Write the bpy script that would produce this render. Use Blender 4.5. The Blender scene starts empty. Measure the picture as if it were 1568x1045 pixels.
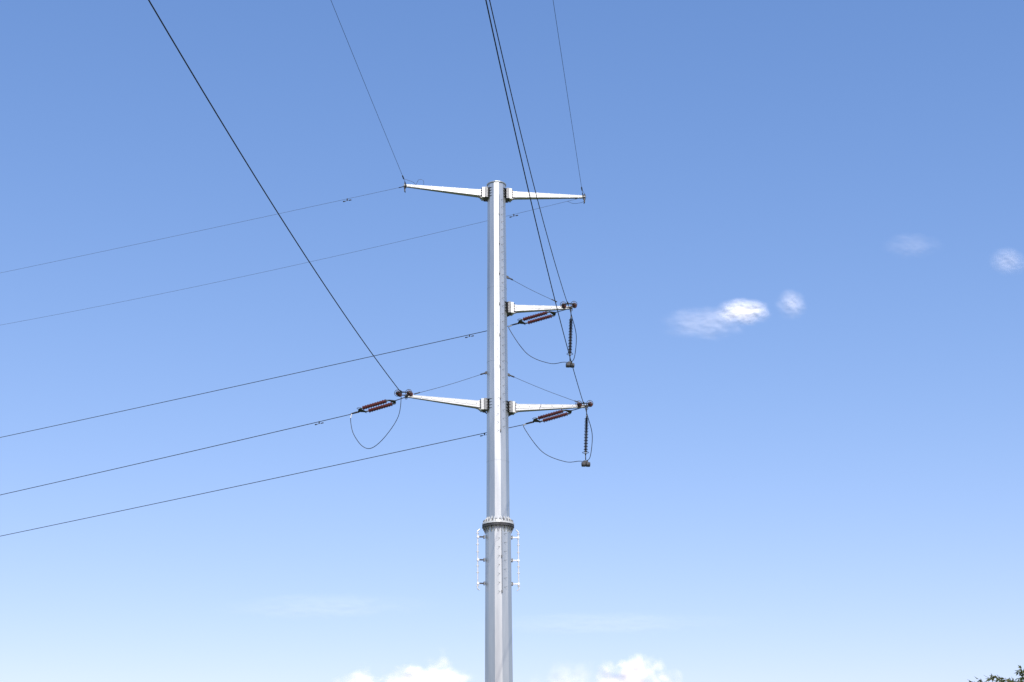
import bpy, math, random
from mathutils import Matrix, Vector, noise
random.seed(7)
V=Vector
scene=bpy.context.scene
# ------------------------------------------------------------------ materials
def newmat(name):
    m=bpy.data.materials.new(name); m.use_nodes=True
    nt=m.node_tree; b=nt.nodes["Principled BSDF"]
    return m,nt,b
def noisy(name,c1,c2,scale=4,rough=.6,metal=0,rv=.1,stretch=(1,1,1),spec=.5,bump=0):
    m,nt,b=newmat(name)
    tc=nt.nodes.new("ShaderNodeTexCoord"); mp=nt.nodes.new("ShaderNodeMapping")
    mp.inputs["Scale"].default_value=stretch
    nz=nt.nodes.new("ShaderNodeTexNoise"); nz.inputs["Scale"].default_value=scale; nz.inputs["Detail"].default_value=5
    nz.inputs["Roughness"].default_value=.6
    nt.links.new(tc.outputs["Object"],mp.inputs[0]); nt.links.new(mp.outputs[0],nz.inputs["Vector"])
    cr=nt.nodes.new("ShaderNodeValToRGB")
    cr.color_ramp.elements[0].position=.32; cr.color_ramp.elements[1].position=.68
    cr.color_ramp.elements[0].color=(*c1,1); cr.color_ramp.elements[1].color=(*c2,1)
    nt.links.new(nz.outputs["Fac"],cr.inputs[0]); nt.links.new(cr.outputs[0],b.inputs["Base Color"])
    mr=nt.nodes.new("ShaderNodeMapRange"); mr.inputs[3].default_value=rough-rv; mr.inputs[4].default_value=rough+rv
    nt.links.new(nz.outputs["Fac"],mr.inputs[0]); nt.links.new(mr.outputs[0],b.inputs["Roughness"])
    b.inputs["Metallic"].default_value=metal
    b.inputs["Specular IOR Level"].default_value=spec
    if bump:
        bp=nt.nodes.new("ShaderNodeBump"); bp.inputs["Strength"].default_value=bump; bp.inputs["Distance"].default_value=.02
        nt.links.new(nz.outputs["Fac"],bp.inputs["Height"]); nt.links.new(bp.outputs[0],b.inputs["Normal"])
    return m
M_galv=noisy("galvanized_steel",(.44,.46,.46),(.62,.63,.61),1.6,.37,.75,.05,(1,1,.10))
M_arm=noisy("galvanized_arm_steel",(.50,.51,.50),(.66,.66,.64),3,.45,.3)
M_dark=noisy("weathered_dark_steel",(.03,.03,.032),(.08,.08,.085),9,.6,.3)
M_hw=noisy("hardware_steel",(.12,.125,.13),(.22,.225,.23),9,.5,.4)
M_wire=noisy("aged_aluminium_conductor",(.018,.019,.022),(.035,.037,.04),3,.7,.1)
M_gwire=noisy("ground_wire_steel",(.06,.065,.075),(.1,.105,.12),3,.6,.2)
M_red=noisy("red_brown_silicone_rubber",(.070,.017,.016),(.108,.027,.023),8,.55,0,spec=.35)
M_blk=noisy("dark_silicone_rubber",(.02,.02,.026),(.045,.04,.05),8,.5,0)
M_conc=noisy("concrete",(.28,.27,.25),(.42,.41,.38),3,.9,0,bump=.4)
M_bark=noisy("tree_bark",(.05,.035,.025),(.12,.09,.06),14,.9,0,bump=.6)
M_alu=noisy("new_aluminium_sleeve",(.6,.6,.6),(.75,.75,.75),8,.4,.4)

# ------------------------------------------------------------------ mesh builder
class MB:
    def __init__(s,name,mats): s.n=name; s.m=mats; s.v=[]; s.f=[]; s.i=[]; s.sm=[]
    def add(s,vs,fs,mat,smooth=False):
        o=len(s.v); k=s.m.index(mat); s.v+=[tuple(v) for v in vs]
        for f in fs: s.f.append([o+a for a in f]); s.i.append(k); s.sm.append(smooth)
    def tube(s,path,rad,mat,n=6,smooth=True,caps=True):
        path=[V(p) for p in path]; m=len(path)
        if not hasattr(rad,'__len__'): rad=[rad]*m
        vs=[];fs=[]
        t=(path[1]-path[0]).normalized()
        u=t.orthogonal().normalized()
        for k,p in enumerate(path):
            a=path[max(k-1,0)]; b=path[min(k+1,m-1)]
            if (b-a).length>1e-9: t=(b-a).normalized()
            u=(u-t*u.dot(t)).normalized(); w=t.cross(u)
            for j in range(n):
                an=2*math.pi*j/n; vs.append(p+(u*math.cos(an)+w*math.sin(an))*rad[k])
        for k in range(m-1):
            for j in range(n):
                a=k*n+j;b=k*n+(j+1)%n; fs.append((a,b,b+n,a+n))
        if caps: fs.append(tuple(range(n))[::-1]); fs.append(tuple((m-1)*n+j for j in range(n)))
        s.add(vs,fs,mat,smooth)
    def cyl(s,a,b,r,mat,n=8,r2=None): s.tube([a,b],[r,r if r2 is None else r2],mat,n,False)
    def lathe(s,a,d,prof,mat,n=12,smooth=False):
        a=V(a); d=V(d).normalized()
        u=d.orthogonal().normalized(); w=d.cross(u); vs=[];fs=[]
        for (h,r) in prof:
            for j in range(n):
                an=2*math.pi*j/n; vs.append(a+d*h+(u*math.cos(an)+w*math.sin(an))*r)
        for k in range(len(prof)-1):
            for j in range(n):
                p=k*n+j;q=k*n+(j+1)%n; fs.append((p,q,q+n,p+n))
        fs.append(tuple(range(n))[::-1]); fs.append(tuple((len(prof)-1)*n+j for j in range(n)))
        s.add(vs,fs,mat,smooth)
    def frustum(s,c0,c1,e0,e1,mat):
        vs=[]
        for c,(u,v) in ((c0,e0),(c1,e1)):
            c=V(c); vs+=[c-u-v,c+u-v,c+u+v,c-u+v]
        s.add(vs,[(3,2,1,0),(4,5,6,7),(0,1,5,4),(1,2,6,5),(2,3,7,6),(3,0,4,7)],mat)
    def box(s,c,x,y,z,mat):
        x,y,z=V(x),V(y),V(z); c=V(c); s.frustum(c-x,c+x,(y,z),(y,z),mat)
    def ring(s,c,ax,R,r,mat,n=20,frac=1.0,start=0):
        c=V(c); ax=V(ax).normalized(); u=ax.orthogonal().normalized(); w=ax.cross(u)
        pts=[c+(u*math.cos(start+2*math.pi*frac*k/n)+w*math.sin(start+2*math.pi*frac*k/n))*R for k in range(n+1)]
        s.tube(pts,r,mat,6,caps=frac<1)
    def plate(s,pts,nrm,t,mat):
        nrm=V(nrm).normalized()*t/2; k=len(pts); a=[V(p)-nrm for p in pts]; b=[V(p)+nrm for p in pts]
        fs=[tuple(range(k))[::-1],tuple(range(k,2*k))]+[(j,(j+1)%k,(j+1)%k+k,j+k) for j in range(k)]
        s.add(a+b,fs,mat)
    def build(s,parent=None):
        me=bpy.data.meshes.new(s.n); me.from_pydata(s.v,[],s.f)
        for m in s.m: me.materials.append(m)
        me.polygons.foreach_set("material_index",s.i); me.polygons.foreach_set("use_smooth",s.sm); me.update()
        import bmesh
        bm=bmesh.new(); bm.from_mesh(me); bmesh.ops.recalc_face_normals(bm,faces=bm.faces); bm.to_mesh(me); bm.free()
        ob=bpy.data.objects.new(s.n,me); scene.collection.objects.link(ob)
        if parent: ob.parent=parent
        return ob
def catmull(P,n=10):
    P=[V(p) for p in P]; P=[P[0]*2-P[1]]+P+[P[-1]*2-P[-2]]; out=[]
    for k in range(1,len(P)-2):
        a,b,c,d=P[k-1:k+3]
        for j in range(n):
            t=j/n; out.append(.5*((2*b)+(c-a)*t+(2*a-5*b+4*c-d)*t*t+(3*b-a-3*c+d)*t**3))
    out.append(P[-2]); return out

# ------------------------------------------------------------------ pole
PX,PY=-.827,75.0
ax=V((1,.15,0)).normalized(); ay=V((-ax.y,ax.x,0)); Z=V((0,0,1))
def P(d,off=0,z=0): return V((PX,PY,0))+ax*d+ay*off+Z*z
pole=bpy.data.objects.new("steel_transmission_pole",None); scene.collection.objects.link(pole)
NS=12
def polyring(r,z,n=NS):
    return [V((PX+r*math.cos(2*math.pi*(j+.5)/n-math.pi/2),PY+r*math.sin(2*math.pi*(j+.5)/n-math.pi/2),z)) for j in range(n)]
def rad(z): return .645+(.533-.645)*(z-18)/20 if z>18 else .70+(18-z)*.005
sh=MB("shaft",[M_galv,M_hw,M_dark,M_arm])
def prism(prof,mat,n=NS):
    vs=[];fs=[]
    for r,z in prof: vs+=polyring(r,z,n)
    for k in range(len(prof)-1):
        for j in range(n):
            a=k*n+j;b=k*n+(j+1)%n; fs.append((a,b,b+n,a+n))
    fs.append(tuple(range(n))[::-1]); fs.append(tuple((len(prof)-1)*n+j for j in range(n)))
    sh.add(vs,fs,mat)
prism([(rad(0)+0,.45),(rad(17.7),17.72)],M_galv)
prism([(rad(18.1),18.02),(rad(25),25),(rad(32),32),(rad(38),37.9)],M_galv)
prism([(.56,37.9),(.575,37.92),(.575,37.97),(.5,38.0)],M_galv,24)
for z in (31.4,27.0,21.3): prism([(rad(z)+.006,z),(rad(z)+.006,z+.05)],M_galv)
prism([(.86,17.70),(.86,17.80)],M_dark,36)
prism([(.86,17.84),(.86,17.93)],M_arm,36)
prism([(.70,17.93),(.68,18.02)],M_galv,24)
for k in range(24):
    an=2*math.pi*k/24; d=V((math.cos(an),math.sin(an),0)); t=V((-d.y,d.x,0))
    c=V((PX,PY,0))
    sh.plate([c+d*.62+Z*17.935,c+d*.85+Z*17.935,c+d*.62+Z*18.26],t,.035,M_arm)
    sh.plate([c+d*.70+Z*17.70,c+d*.845+Z*17.70,c+d*.70+Z*17.38],t,.03,M_galv)
    an+=math.pi/24; d=V((math.cos(an),math.sin(an),0))
    sh.cyl(c+d*.79+Z*17.60,c+d*.79+Z*18.08,.028,M_hw,6)
prism([(1.15,.4),(1.15,.47)],M_galv,36)
for k in range(20):
    an=2*math.pi*k/20; d=V((math.cos(an),math.sin(an),0)); t=V((-d.y,d.x,0)); c=V((PX,PY,0))
    sh.plate([c+d*.78+Z*.47,c+d*1.1+Z*.47,c+d*.78+Z*.95],t,.03,M_galv)
    an+=math.pi/20; d=V((math.cos(an),math.sin(an),0)); sh.cyl(c+d*1.0+Z*.3,c+d*1.0+Z*.62,.035,M_hw,6)
sh.build(pole)
fd=MB("foundation",[M_conc]); fd.lathe((PX,PY,-.5),Z,[(0,1.7),(.82,1.7),(.88,1.64),(.9,1.6)],M_conc,36); fd.build(pole)
# climbing steps and safety rail
st=MB("climbing_steps",[M_hw,M_dark,M_arm])
aoff=math.radians(-90+15)
dn=V((math.cos(aoff),math.sin(aoff),0)); tn=V((-dn.y,dn.x,0))
def steps(z0,z1):
    z=z0;k=0
    while z<z1:
        r=rad(z)*1.0
        c=V((PX,PY,z))+dn*r
        side=1 if k%2 else -1
        if side>0:
            a=c+tn*.14-dn*.05; b=a+tn*.13+dn*.12
        else:
            a=c-tn*.09-dn*.02; b=a-tn*.13+dn*.12
        st.cyl(a,b,.009,M_hw,6)
        z+=.235;k+=1
    pts=[]
    zz=z0-.1
    while zz<z1+.1: pts.append(V((PX,PY,zz))+dn*(rad(zz)+.07)); zz+=1
    pts.append(V((PX,PY,z1+.1))+dn*(rad(z1)+.07))
    st.tube(pts,.011,M_dark,6)
    zz=z0
    while zz<z1:
        c=V((PX,PY,zz))+dn*rad(zz)
        st.box(c+dn*.04,tn*.03,dn*.05,Z*.06,M_hw); zz+=1.85
steps(22.95,37.0); steps(14.2,17.3); steps(1.5,9.0)
st.build(pole)
for sgn in (-1,1):
    rb=MB("side_service_rail",[M_alu,M_hw,M_dark]); 
    d=1.12 if sgn<0 else 1.10
    pts=[P(sgn*(d-.12),0,14.36),P(sgn*d,0,14.45),P(sgn*(d-.02),0,15.0),P(sgn*(d-.02),0,17.35),P(sgn*d,0,17.5),P(sgn*(d-.14),0,17.62)]
    rb.tube(pts,.034,M_alu,6,False)
    for z in (17.2,15.97,14.72):
        mm=M_dark if sgn<0 else M_alu
        rb.box(P(sgn*(d-.19),0,z),ax*.22,ay*.03,Z*.035,mm)
        rb.box(P(sgn*(d-.36),0,z),ax*.03,ay*.1,Z*.09,M_hw)
        rb.lathe(P(sgn*(d-.03),-.06,z),ay,[(0,.07),(.12,.07)],M_alu,8)
    for z in (14.6,15.3,15.65,16.4,16.8,17.4): rb.cyl(P(sgn*(d-.08),0,z),P(sgn*(d+.05),0,z),.035,M_alu,6)
    rb.build(pole)
# ------------------------------------------------------------------ arms
def arm(name,sgn,zroot,Ltip,ztip,bigh=.37):
    a=MB(name,[M_arm,M_hw,M_dark,M_galv])
    r=rad(zroot); s=sgn
    x0=r+.33; wr,wt,ht=.16,.06,.058
    u0=(ay*wr,Z*bigh/2); u1=(ay*wt,Z*ht)
    c0=P(s*x0,0,zroot); c1=P(s*Ltip,0,ztip)
    a.frustum(c0,c1,u0,u1,M_arm)
    dirv=(c1-c0); Ln=dirv.length; dirv/=Ln
    def prof(t): return c0+dirv*Ln*t, wr+(wt-wr)*t, (bigh/2)+(ht-bigh/2)*t
    for zz in (1,-1):
        for yy in (-1,1):
            pa,wa,ha=prof(0); pb,wb,hb=prof(1)
            a.tube([pa+ay*yy*wa+Z*zz*ha,pb+ay*yy*wb+Z*zz*hb],.014,M_arm if zz>0 else M_hw,4,False)
    for t in (.06,.2,.36,.52,.67,.81,.93):
        p,w,h=prof(t)
        a.box(p,dirv*.012,ay*(w+.02),Z*(h+.012),M_galv)
        a.cyl(p+ay*-(w+.03)+Z*h*.2,p+ay*-(w)+Z*h*.2,.02,M_dark,6)
    # thin darker line run along the lower web
    pa,wa,ha=prof(.02); pb,wb,hb=prof(.98)
    a.tube([pa-ay*(wa+.004)-Z*ha*.35,pb-ay*(wb+.004)-Z*hb*.35],.009,M_hw,4,False)
    fh=bigh/2+.13
    a.box(P(s*(x0-.03),0,zroot),ax*.028,ay*.28,Z*fh,M_arm)
    a.box(P(s*(x0-.10),0,zroot),ax*.028,ay*.28,Z*fh,M_galv)
    for k in range(4):
        zz=zroot+(-1.5+k)*(bigh+.16)/3.6
        for yy in (-.23,.23):
            a.cyl(P(s*(x0-.2),yy,zz),P(s*(x0+.07),yy,zz),.03,M_dark,6)
    for yy in (-.1,.1):
        for zz in (-1,1):
            a.plate([P(s*(x0),yy,zroot+zz*bigh/2),P(s*(x0+.3),yy,zroot+zz*(bigh/2-.02)),P(s*x0,yy,zroot+zz*(bigh/2+.1))],ay,.02,M_arm)
    for k in range(4):
        zz=zroot+(-1.5+k)*(bigh+.2)/3.3
        a.box(P(s*(x0-.26),0,zz),ax*.135,ay*.28,Z*.014,M_galv if k%2 else M_hw)
        a.plate([P(s*(r*.55),-.30,zz),P(s*(x0-.14),-.30,zz),P(s*(x0-.14),-.1,zz),P(s*(r*.55),-r*.8,zz)],Z,.028,M_galv)
    for yy in (-.32,.32):
        a.box(P(s*(x0-.24),yy,zroot),ax*.09,ay*.012,Z*(fh+.01),M_hw)
    a.tube([P(s*(r-.04),0,zroot-bigh/2-.3),P(s*(x0-.1),0,zroot-bigh/2-.12)],.04,M_dark,4,False)
    a.box(P(s*(Ltip+.05),0,ztip),ax*.09,ay*.10,Z*.03,M_hw)
    a.box(P(s*(Ltip+.04),0,ztip),ax*.03,ay*.05,Z*.11,M_dark)
    a.ring(P(s*(Ltip+.07),0,ztip-.12),ay,.06,.018,M_dark,10)
    a.build(pole)
TL,TR,MR,LL,LR=5.25,5.12,4.20,4.97,4.95
arm("top_left_arm",-1,37.34,TL,37.58)
arm("top_right_arm",1,37.34,TR,37.50)
arm("middle_right_arm",1,30.27,MR,30.50)
arm("lower_left_arm",-1,24.53,LL,24.90)
arm("lower_right_arm",1,24.42,LR,24.68)
tip={"TL":P(-TL,0,37.58),"TR":P(TR,0,37.50),"MR":P(MR,0,30.50),"LL":P(-LL,0,24.90),"LR":P(LR,0,24.68)}
sc=MB("arm_stay_cables",[M_wire,M_dark])
for a,b in ((P(.6,0,32.2),P(MR-.75,0,30.82)),(P(.62,0,26.35),P(LR-.3,0,24.85)),(P(-.62,0,26.42),P(-LL+.35,0,25.02))):
    mid=(a+b)/2-Z*.05
    sc.tube(catmull([a,mid,b],6),.012,M_wire,5)
    d=(b-a).normalized()
    sc.tube([a+d*.05,a+d*.35],.04,M_dark,6); sc.box(a,d*.08,ay*.05,Z*.07,M_dark)
    sc.tube([b-d*.35,b],.03,M_dark,6)
sc.build(pole)

# ------------------------------------------------------------------ conductors and insulators
oa=math.radians(28); od=V((-math.cos(oa),math.sin(oa),0)); on=V((math.sin(oa),math.cos(oa),0))
idr=V((-.1125,-1,0)).normalized(); inn=V((1,-.1125,0)).normalized()
def shed_string(mb,a,b,mat,r=.115,pitch=.1):
    a,b=V(a),V(b); d=(b-a); L=d.length; d/=L
    mb.tube([a,b],.04,mat,8)
    mb.tube([a,a+d*.16],.045,M_hw,8); mb.tube([b-d*.16,b],.045,M_hw,8)
    n=int((L-.36)/pitch)
    for k in range(n):
        rr=r if k%2==0 else r*.8
        h=.2+k*(L-.4)/max(n-1,1)
        mb.lathe(a+d*(h-.02),d,[(0,.04),(.012,rr*.97),(.022,rr),(.045,.045)],mat,14)
def tension_pair(name,tp,d,n,s0,z0,s1,z1,mat=M_red,rings=True,sep=.3):
    mb=MB(name,[mat,M_hw,M_dark,M_alu])
    A=tp+d*s0; A.z=z0; B=tp+d*s1; B.z=z1; dd=(B-A).normalized()
    up=n.cross(dd).normalized()
    mb.tube([tp+d*.05-Z*.03,A-dd*.12],.024,M_dark,6)
    mb.ring(tp+d*.12-Z*.03,n,.05,.016,M_dark,10)
    mb.plate([A-dd*.2,A+dd*.02+n*(sep+.06),A+dd*.09+n*(sep+.04),A+dd*.09-n*(sep+.04),A+dd*.02-n*(sep+.06)],up,.03,M_dark)
    mb.plate([B+dd*.3,B+dd*.0+n*(sep+.06),B-dd*.08+n*(sep+.04),B-dd*.08-n*(sep+.04),B-dd*.0-n*(sep+.06)],up,.03,M_dark)
    for sg in (-1,1):
        a=A+dd*.08+n*sg*sep; b=B-dd*.08+n*sg*sep
        shed_string(mb,a,b,mat,.13 if rings else .12,.1 if rings else .075)
        if rings:
            mb.ring(b-dd*.12,dd,.175,.015,M_dark,18)
            mb.tube([b-dd*.12-n*.175,b-dd*.12+n*.175],.014,M_hw,5)
            mb.tube([b-dd*.12-up*.175,b-dd*.12+up*.175],.014,M_hw,5)
        else:
            mb.ring(b+dd*.02+n*sg*.1,up,.12,.014,M_dark,12,.7,1.0)
            mb.ring(a+dd*.1+n*sg*.06,up,.11,.012,M_dark,12,.7,3.0)
    mb.tube([B+dd*.25,B+dd*.4,B+dd*.75],[.03,.045,.035],M_dark,8)
    mb.build(); return B+dd*.7,dd
def wire(name,start,d,b,c,L,r,mat,dampers=(),n=60):
    mb=MB(name,[mat,M_dark,M_hw]); pts=[]
    for k in range(n+1):
        s=L*(k/n)**1.4; pts.append(start+d*s+Z*(b*s+c*s*s))
    mb.tube(pts,r,mat,6)
    for s in dampers:
        p=start+d*s+Z*(b*s+c*s*s); t=(d+Z*b).normalized()
        mb.box(p-Z*.05,t*.03,d.cross(Z)*.02,Z*.07,M_dark)
        q=p-Z*.12
        mb.tube([q-t*.24,q,q+t*.24],.009,M_hw,5)
        mb.tube([q-t*.28,q-t*.13],[.036,.028],M_dark,8); mb.tube([q+t*.13,q+t*.28],[.028,.036],M_dark,8)
    mb.build()
iLL,_=tension_pair("tension_insulator_string",tip["LL"],idr,inn,.35,24.85,1.45,24.66)
wire("overhead_conductor",iLL-idr*.5,idr,-.0592,.00137,88,.022,M_wire)
iMR,_=tension_pair("tension_insulator_string",tip["MR"],idr,inn,.35,30.42,1.45,30.18)
wire("overhead_conductor",iMR-idr*.5,idr,-.1437,.00238,70,.02,M_wire)
iLR,_=tension_pair("tension_insulator_string",tip["LR"],idr,inn,.35,24.62,1.45,24.40)
wire("overhead_conductor",iLR-idr*.5,idr,-.088,.00182,80,.021,M_wire)
wire("overhead_ground_wire",tip["TL"]+idr*.4+Z*.07,idr,.012,.0003,90,.0105,M_wire)
wire("overhead_ground_wire",tip["TR"]+idr*.4+Z*.05,idr,.02,.0003,90,.0105,M_wire)
oLL,_=tension_pair("tension_insulator_string",tip["LL"],od,on,.95,24.74,2.95,24.52,rings=False)
wire("overhead_conductor",oLL-od*.5,od,-.0555,.00015,180,.02,M_wire,(2.7,))
oMR,_=tension_pair("tension_insulator_string",tip["MR"],od,on,1.1,30.38,3.1,30.2,rings=False)
wire("overhead_conductor",oMR-od*.5,od,-.028,.00008,200,.02,M_wire,(3.3,))
oLR,_=tension_pair("tension_insulator_string",tip["LR"],od,on,1.05,24.54,3.05,24.3,rings=False)
wire("overhead_conductor",oLR-od*.5,od,-.055,.00009,200,.02,M_wire,(3.2,))
wire("overhead_ground_wire",tip["TL"]+od*.4,od,.031,.00013,180,.0085,M_gwire,(3.7,))
wire("overhead_ground_wire",tip["TR"]+od*.4-Z*.03,od,-.015,.0006,150,.0085,M_gwire,(4.2,))
for key,nm in (("TL","ground_wire_clamp"),("TR","ground_wire_clamp")):
    t=tip[key]; mb=MB(nm,[M_dark,M_hw]); s=-1 if key=="TL" else 1
    mb.tube([t+idr*.02,t+idr*.45+Z*.05],.028,M_dark,6); mb.tube([t+idr*.8+Z*.06,t+idr*1.15+Z*.08],.04,M_dark,6)
    mb.tube([t+od*.02,t+od*.5],.026,M_dark,6)
    mb.box(t+ax*s*.08-Z*.08,ax*.035,ay*.05,Z*.26,M_dark)
    mb.tube([t+ax*s*.08-Z*.3,t+ax*s*.05-Z*.42],.03,M_dark,6)
    if s<0: mb.tube(catmull([t+ax*.55+Z*.08,t+ax*.75+Z*.33+idr*.2,t+ax*1.0+Z*.32+idr*.2,t+ax*1.02+Z*.1],8),.009,M_dark,5)
    if s<0: mb.tube(catmull([t+idr*.8+Z*.06,t+idr*.6+ax*.5-Z*.02,t+ax*.55+Z*.08],8),.009,M_dark,5)
    else: mb.tube(catmull([t+od*1.0-Z*.05,t+od*.6-Z*.28,t-Z*.36+idr*.1,t+ax*.2-Z*.2+idr*.5,t+idr*.9+Z*.06],8),.01,M_dark,5)
    mb.build()
def hanging(tp,zb):
    mb=MB("jumper_insulator_string",[M_blk,M_hw,M_dark])
    a=tp+Z*-.12+ax*.04; b=V((tp.x-.08,tp.y,zb+.55))
    mb.tube([a,a-Z*.45],.026,M_dark,6); mb.ring(a-Z*.05,ax,.05,.015,M_dark,10)
    d=(b-a).normalized()
    shed_string(mb,a-Z*.42,b,M_blk,.12,.085)
    mb.ring(b+Z*.12,Z,.17,.014,M_dark,16)
    mb.tube([b,b-Z*.3],.028,M_dark,6)
    c=V((b.x,b.y,zb))
    mb.box(c+Z*.16,ax*.12,ay*.06,Z*.05,M_dark)
    for sg in (-1,1): mb.lathe(c+ax*(.12*sg)-ax*.11,ax,[(0,.12),(.02,.135),(.2,.135),(.22,.12)],M_dark,12)
    mb.build(); return c+Z*.2
wM=hanging(tip["MR"],27.05); wR=hanging(tip["LR"],21.35)
def jumper(pts,sleeve=False):
    mb=MB("jumper_cable",[M_wire,M_alu,M_dark]); pp=catmull(pts,12)
    mb.tube(pp,.019,M_wire,6)
    if sleeve: mb.tube(pp[:10],.032,M_alu,6)
    mb.build()
def jl(o,w,i):
    jumper([o+Z*-.02,o+od*.12-Z*.25,o.lerp(w,.3)-Z*(o.z-w.z)*.37+od*.1,o.lerp(w,.65)-Z*(o.z-w.z)*.30,w-ax*.4-Z*.03,w,w+ax*.28+Z*.2+idr*.3,
            w.lerp(i,.45)+ax*.42+Z*.0,i+ax*.22-Z*.8,i+ax*.05-Z*.15,i],True)
jl(oMR,wM,iMR); jl(oLR,wR,iLR)
o,i=oLL,iLL
def mixp(t,z,bx=0): 
    q=o.lerp(i,t); return V((q.x+bx,q.y,z))
jumper([o-Z*.02,mixp(.01,24.05,-.08),mixp(.08,23.2,-.08),mixp(.25,22.3),mixp(.46,21.98),mixp(.68,22.38,.12),mixp(.86,23.25,.3),mixp(.97,24.2,.15),i],True)

# ------------------------------------------------------------------ ground
m,nt,b=newmat("grass_ground")
tc=nt.nodes.new("ShaderNodeTexCoord"); n1=nt.nodes.new("ShaderNodeTexNoise"); n1.inputs["Scale"].default_value=.05; n1.inputs["Detail"].default_value=8
nt.links.new(tc.outputs["Object"],n1.inputs["Vector"]); cr=nt.nodes.new("ShaderNodeValToRGB")
cr.color_ramp.elements[0].color=(.035,.055,.018,1); cr.color_ramp.elements[1].color=(.10,.11,.045,1)
nt.links.new(n1.outputs["Fac"],cr.inputs[0]); nt.links.new(cr.outputs[0],b.inputs["Base Color"]); b.inputs["Roughness"].default_value=.95
g=MB("ground",[m]); N=40; S=9000
vs=[((i/N*2-1)*S,(j/N*2-1)*S,0) for j in range(N+1) for i in range(N+1)]
g.add(vs,[(j*(N+1)+i,j*(N+1)+i+1,(j+1)*(N+1)+i+1,(j+1)*(N+1)+i) for j in range(N) for i in range(N)],m); g.build()

# ------------------------------------------------------------------ tree
def leafmat(name,c1,c2):
    m=noisy(name,c1,c2,6,.5,0,.1); nt=m.node_tree; b=nt.nodes["Principled BSDF"]; out=nt.nodes["Material Output"]
    tr=nt.nodes.new("ShaderNodeBsdfTranslucent"); tr.inputs[0].default_value=(c2[0]*1.3,c2[1]*1.5,c2[2],1)
    mx=nt.nodes.new("ShaderNodeMixShader"); mx.inputs[0].default_value=.3
    nt.links.new(b.outputs[0],mx.inputs[1]); nt.links.new(tr.outputs[0],mx.inputs[2]); nt.links.new(mx.outputs[0],out.inputs[0]); return m
L1=leafmat("leaf_green",(.055,.075,.02),(.11,.13,.035)); L2=leafmat("leaf_olive",(.11,.11,.035),(.18,.17,.055))
tree=bpy.data.objects.new("willow_tree",None); scene.collection.objects.link(tree)
tk=MB("trunk_and_limbs",[M_bark]); lf=MB("foliage",[L1,L2])
base=V((12.9,32.6,0))
def leaf(p,d,L,w):
    d=d.normalized(); s=d.orthogonal().normalized(); s.rotate(Matrix.Rotation(random.uniform(0,6.28),3,d)); k=s.cross(d)*L*.12
    q=[p,p+d*L*.35+s*w+k,p+d*L,p+d*L*.35-s*w+k]
    lf.add(q,[(0,1,2,3)],random.choice((L1,L1,L2)))
def twig(p,d,L,dens,droop=.06):
    pts=[p]; cur=p.copy(); n=7
    for k in range(n):
        d=(d+V([random.uniform(-.22,.22) for _ in range(3)])-Z*droop).normalized(); cur=cur+d*L/n; pts.append(cur.copy())
    tk.tube(pts,[.007*(1-.75*k/n) for k in range(n+1)],M_bark,4)
    for k in range(int(L*dens)):
        t=random.uniform(.05,1)**.8*n; j=min(int(t),n-1); q=pts[j].lerp(pts[j+1],t-j)
        dd=((pts[j+1]-pts[j]).normalized()*.8+V([random.uniform(-.8,.8) for _ in range(3)])-Z*.3)
        leaf(q,dd,random.uniform(.07,.14),random.uniform(.012,.02))
def limb(target,r0=.045,nt_=16,start=None,dens=60,up=1.0,lo_=.35,droop=.06):
    s0=start or V((base.x+random.uniform(-.08,.08),base.y+random.uniform(-.08,.08),random.uniform(1.2,2.3)))
    mid=s0.lerp(target,.5)+Z*.45+V([random.uniform(-.2,.2) for _ in range(3)])
    pp=catmull([s0,s0.lerp(mid,.5)+Z*.15,mid,mid.lerp(target,.55)+Z*.12,target],6); n=len(pp)-1
    tk.tube(pp,[r0*(1-.9*k/n) for k in range(n+1)],M_bark,6)
    for k in range(nt_):
        t=random.uniform(lo_,1)*n; j=min(int(t),n-1); q=pp[j].lerp(pp[j+1],t-j)
        rv=V([random.uniform(-.8,.8) for _ in range(3)]); rv.z*=up
        d=(pp[j+1]-pp[j]).normalized()*.8+rv
        twig(q,d,random.uniform(.35,.7),dens,droop)
tk.tube(catmull([base-Z*.2,base+V((.04,.02,.8)),base+V((-.05,.05,1.6)),base+V((.02,0,2.6))],5),[.16-.006*k for k in range(16)],M_bark,10)
for k in range(46):
    th=random.uniform(0,6.283); ph=math.acos(random.uniform(-.35,1)); rr=random.uniform(.7,1)
    t=V((base.x+2.5*rr*math.sin(ph)*math.cos(th),base.y+2.3*rr*math.sin(ph)*math.sin(th),3.0+1.5*rr*math.cos(ph)))
    limb(t)
for t,nn in (((9.95,32,5.0),9),((10.35,32.1,5.1),10),((10.75,31.9,5.02),11),((11.0,32,4.98),12),((11.3,32,5.02),12),((11.6,32,5.0),12)):
    limb(V(t),.028,nn,dens=66,up=.35,lo_=.6,droop=.14)
tk.build(tree); lf.build(tree)

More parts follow.
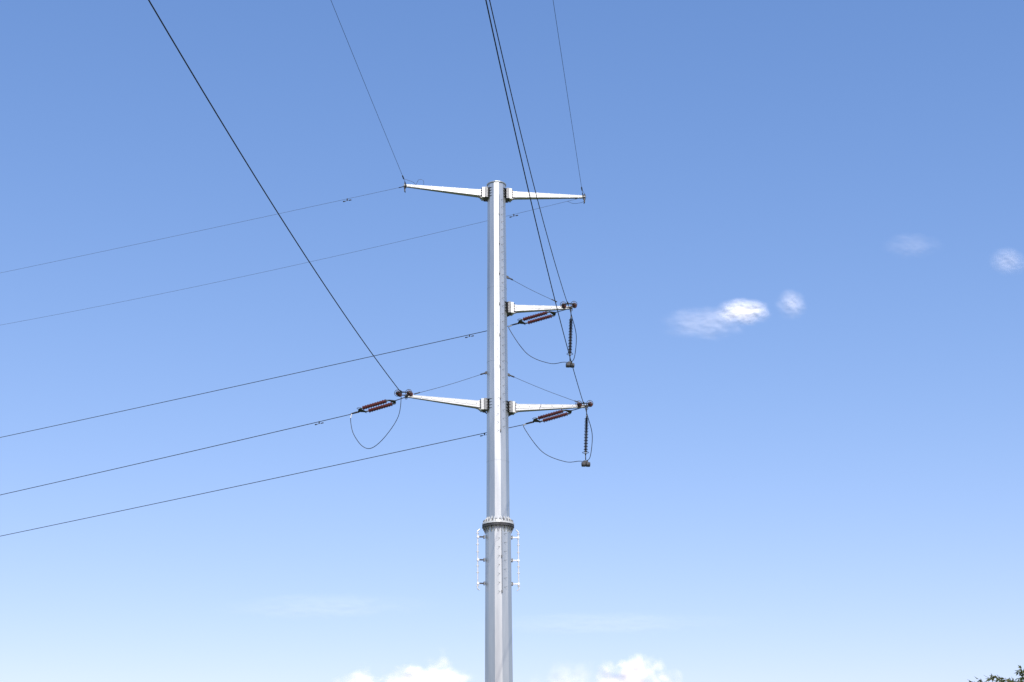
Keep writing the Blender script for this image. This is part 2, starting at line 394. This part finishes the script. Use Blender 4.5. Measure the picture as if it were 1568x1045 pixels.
# ------------------------------------------------------------------ clouds
def cloudmat(name,scale,lo,hi,amax,seed,col=(.95,.93,.95),squash=1.0,detail=6,rough=.5,namp=1.5):
    m=bpy.data.materials.new(name); m.use_nodes=True; nt=m.node_tree; nt.nodes.clear(); N=nt.nodes.new; Lk=nt.links.new
    tc=N("ShaderNodeTexCoord"); mp=N("ShaderNodeMapping"); mp.inputs["Scale"].default_value=(squash,1,1); mp.inputs["Location"].default_value=(seed,seed*.7,0)
    Lk(tc.outputs["Object"],mp.inputs[0])
    nz=N("ShaderNodeTexNoise"); nz.inputs["Scale"].default_value=scale; nz.inputs["Detail"].default_value=detail; nz.inputs["Roughness"].default_value=rough
    Lk(mp.outputs[0],nz.inputs["Vector"])
    ln=N("ShaderNodeVectorMath"); ln.operation="LENGTH"
    mz=N("ShaderNodeVectorMath"); mz.operation="MULTIPLY"; mz.inputs[1].default_value=(1,0,1)
    Lk(tc.outputs["Object"],mz.inputs[0]); Lk(mz.outputs[0],ln.inputs[0])
    s1=N("ShaderNodeMath"); s1.operation="SUBTRACT"; s1.inputs[0].default_value=1; Lk(ln.outputs["Value"],s1.inputs[1])
    nn=N("ShaderNodeMath"); nn.operation="MULTIPLY_ADD"; nn.inputs[1].default_value=namp; nn.inputs[2].default_value=-namp/2; Lk(nz.outputs["Fac"],nn.inputs[0])
    ad=N("ShaderNodeMath"); ad.operation="ADD"; Lk(s1.outputs[0],ad.inputs[0]); Lk(nn.outputs[0],ad.inputs[1])
    mr=N("ShaderNodeMapRange"); mr.interpolation_type="SMOOTHSTEP"; mr.inputs[1].default_value=lo; mr.inputs[2].default_value=hi; mr.inputs[4].default_value=amax
    Lk(ad.outputs[0],mr.inputs[0])
    rm=N("ShaderNodeMapRange"); rm.inputs[1].default_value=0; rm.inputs[2].default_value=.25; Lk(s1.outputs[0],rm.inputs[0])
    mu=N("ShaderNodeMath"); mu.operation="MULTIPLY"; Lk(mr.outputs[0],mu.inputs[0]); Lk(rm.outputs[0],mu.inputs[1])
    df=N("ShaderNodeBsdfDiffuse"); df.inputs[0].default_value=(*col,1)
    tl=N("ShaderNodeBsdfTranslucent"); tl.inputs[0].default_value=(*col,1)
    m1=N("ShaderNodeMixShader"); m1.inputs[0].default_value=.15; Lk(df.outputs[0],m1.inputs[1]); Lk(tl.outputs[0],m1.inputs[2])
    tr=N("ShaderNodeBsdfTransparent"); m2=N("ShaderNodeMixShader"); Lk(mu.outputs[0],m2.inputs[0]); Lk(tr.outputs[0],m2.inputs[1]); Lk(m1.outputs[0],m2.inputs[2])
    out=N("ShaderNodeOutputMaterial"); Lk(m2.outputs[0],out.inputs[0]); return m
def cloud(x,z,rx,rz,mat,y=3000,lump=1.0,seed=0):
    mb=MB("cloud",[mat]); n=60; vs=[]
    for j in range(n+1):
        for i in range(n+1):
            u=i/n*2-1; v=j/n*2-1
            h=noise.fractal(V((u*2.2*rx/rz+seed,v*2.2+seed,seed)),1.1,2.0,3)
            bulge=math.sqrt(max(0,1-min(1,u*u+v*v)))
            vs.append((u,-(bulge*.35+h*.10*lump),v))
    mb.add(vs,[(j*(n+1)+i,j*(n+1)+i+1,(j+1)*(n+1)+i+1,(j+1)*(n+1)+i) for j in range(n) for i in range(n)],mat,True)
    ob=mb.build(); ob.location=(x,y,z); ob.scale=(rx,rz,rz); return ob
PK=(.93,.87,.91)
cA=cloudmat("cumulus_cloud_a",2.2,.14,.7,.88,1.3,PK,squash=1.6)
cB=cloudmat("cumulus_cloud_b",2.2,.14,.75,.85,5.1,PK,squash=1.5)
cP=cloudmat("thin_cloud",2.0,.05,1.0,.4,2.2,PK,squash=1.5,detail=4,namp=1.2)
cC=cloudmat("wispy_cloud_a",1.4,.03,.95,.85,3.7,squash=1.3,detail=3,rough=.42,namp=.5)
cD=cloudmat("wispy_cloud_b",1.7,.0,1.1,.24,8.2,squash=1.5,detail=3,rough=.45,namp=.8)
cE=cloudmat("wispy_cloud_c",1.5,.0,1.1,.34,8.2,squash=1.2,detail=3,rough=.45,namp=.5)
cF=cloudmat("faint_cloud",1.5,.0,1.1,.10,5.2,squash=1.2,detail=3,rough=.45,namp=.8)
cG=cloudmat("faint_cloud_b",1.3,.0,1.1,.22,2.9,squash=1.2,detail=3,rough=.45,namp=.5)
cloud(-185,282,225,115,cA,seed=1)
cloud(240,282,130,108,cB,seed=4)
cloud(120,275,120,105,cP,seed=6)
cloud(520,1131,76,40,cC,seed=9)
cloud(630,1148,42,44,cE,seed=12)
cloud(430,1103,110,50,cD,seed=15)
cloud(915,1290,80,40,cF,seed=18)
cloud(1130,1248,55,42,cG,seed=21)
cloud(-400,480,260,36,cF,seed=24)
cloud(180,440,330,30,cF,seed=27)

# ------------------------------------------------------------------ light, sky, camera
el=math.radians(42); az=math.radians(180-12)   # azimuth from +Y clockwise towards +X
sd=V((math.sin(az)*math.cos(el),math.cos(az)*math.cos(el),math.sin(el)))
ld=bpy.data.lights.new("sun","SUN"); ld.energy=4.9; ld.angle=math.radians(.53); ld.color=(1,.96,.90)
lo=bpy.data.objects.new("sun",ld); scene.collection.objects.link(lo); lo.rotation_euler=sd.to_track_quat('Z','Y').to_euler(); lo.location=(0,-20,60)
w=bpy.data.worlds.new("World"); scene.world=w; w.use_nodes=True; nt=w.node_tree
bg=nt.nodes["Background"]; sk=nt.nodes.new("ShaderNodeTexSky"); sk.sky_type='NISHITA'; sk.sun_disc=False
sk.sun_elevation=el; sk.sun_rotation=az; sk.air_density=1.0; sk.dust_density=.6; sk.ozone_density=1.0
# colour response: lift and saturate the blue sky per channel
sp=nt.nodes.new("ShaderNodeSeparateColor"); cb=nt.nodes.new("ShaderNodeCombineColor"); nt.links.new(sk.outputs[0],sp.inputs[0])
for k,(g_,t_) in enumerate(((.98,1.06),(.77,1.42),(.60,2.46))):
    pw=nt.nodes.new("ShaderNodeMath"); pw.operation="POWER"; pw.inputs[1].default_value=g_; nt.links.new(sp.outputs[k],pw.inputs[0])
    ml=nt.nodes.new("ShaderNodeMath"); ml.operation="MULTIPLY"; ml.inputs[1].default_value=t_; nt.links.new(pw.outputs[0],ml.inputs[0]); nt.links.new(ml.outputs[0],cb.inputs[k])
nt.links.new(cb.outputs[0],bg.inputs[0]); bg.inputs[1].default_value=.14
cam=bpy.data.cameras.new("camera"); cam.lens=50; cam.sensor_width=36; cam.clip_end=30000; cam.clip_start=.1
co=bpy.data.objects.new("camera",cam); scene.collection.objects.link(co)
R=Matrix.Rotation(math.radians(90+19.6),4,'X')@Matrix.Rotation(math.radians(-.5),4,'Z')
co.matrix_world=Matrix.Translation((0,0,1.6))@R
scene.camera=co
scene.view_settings.view_transform='Standard'; scene.view_settings.look='None'; scene.view_settings.exposure=0
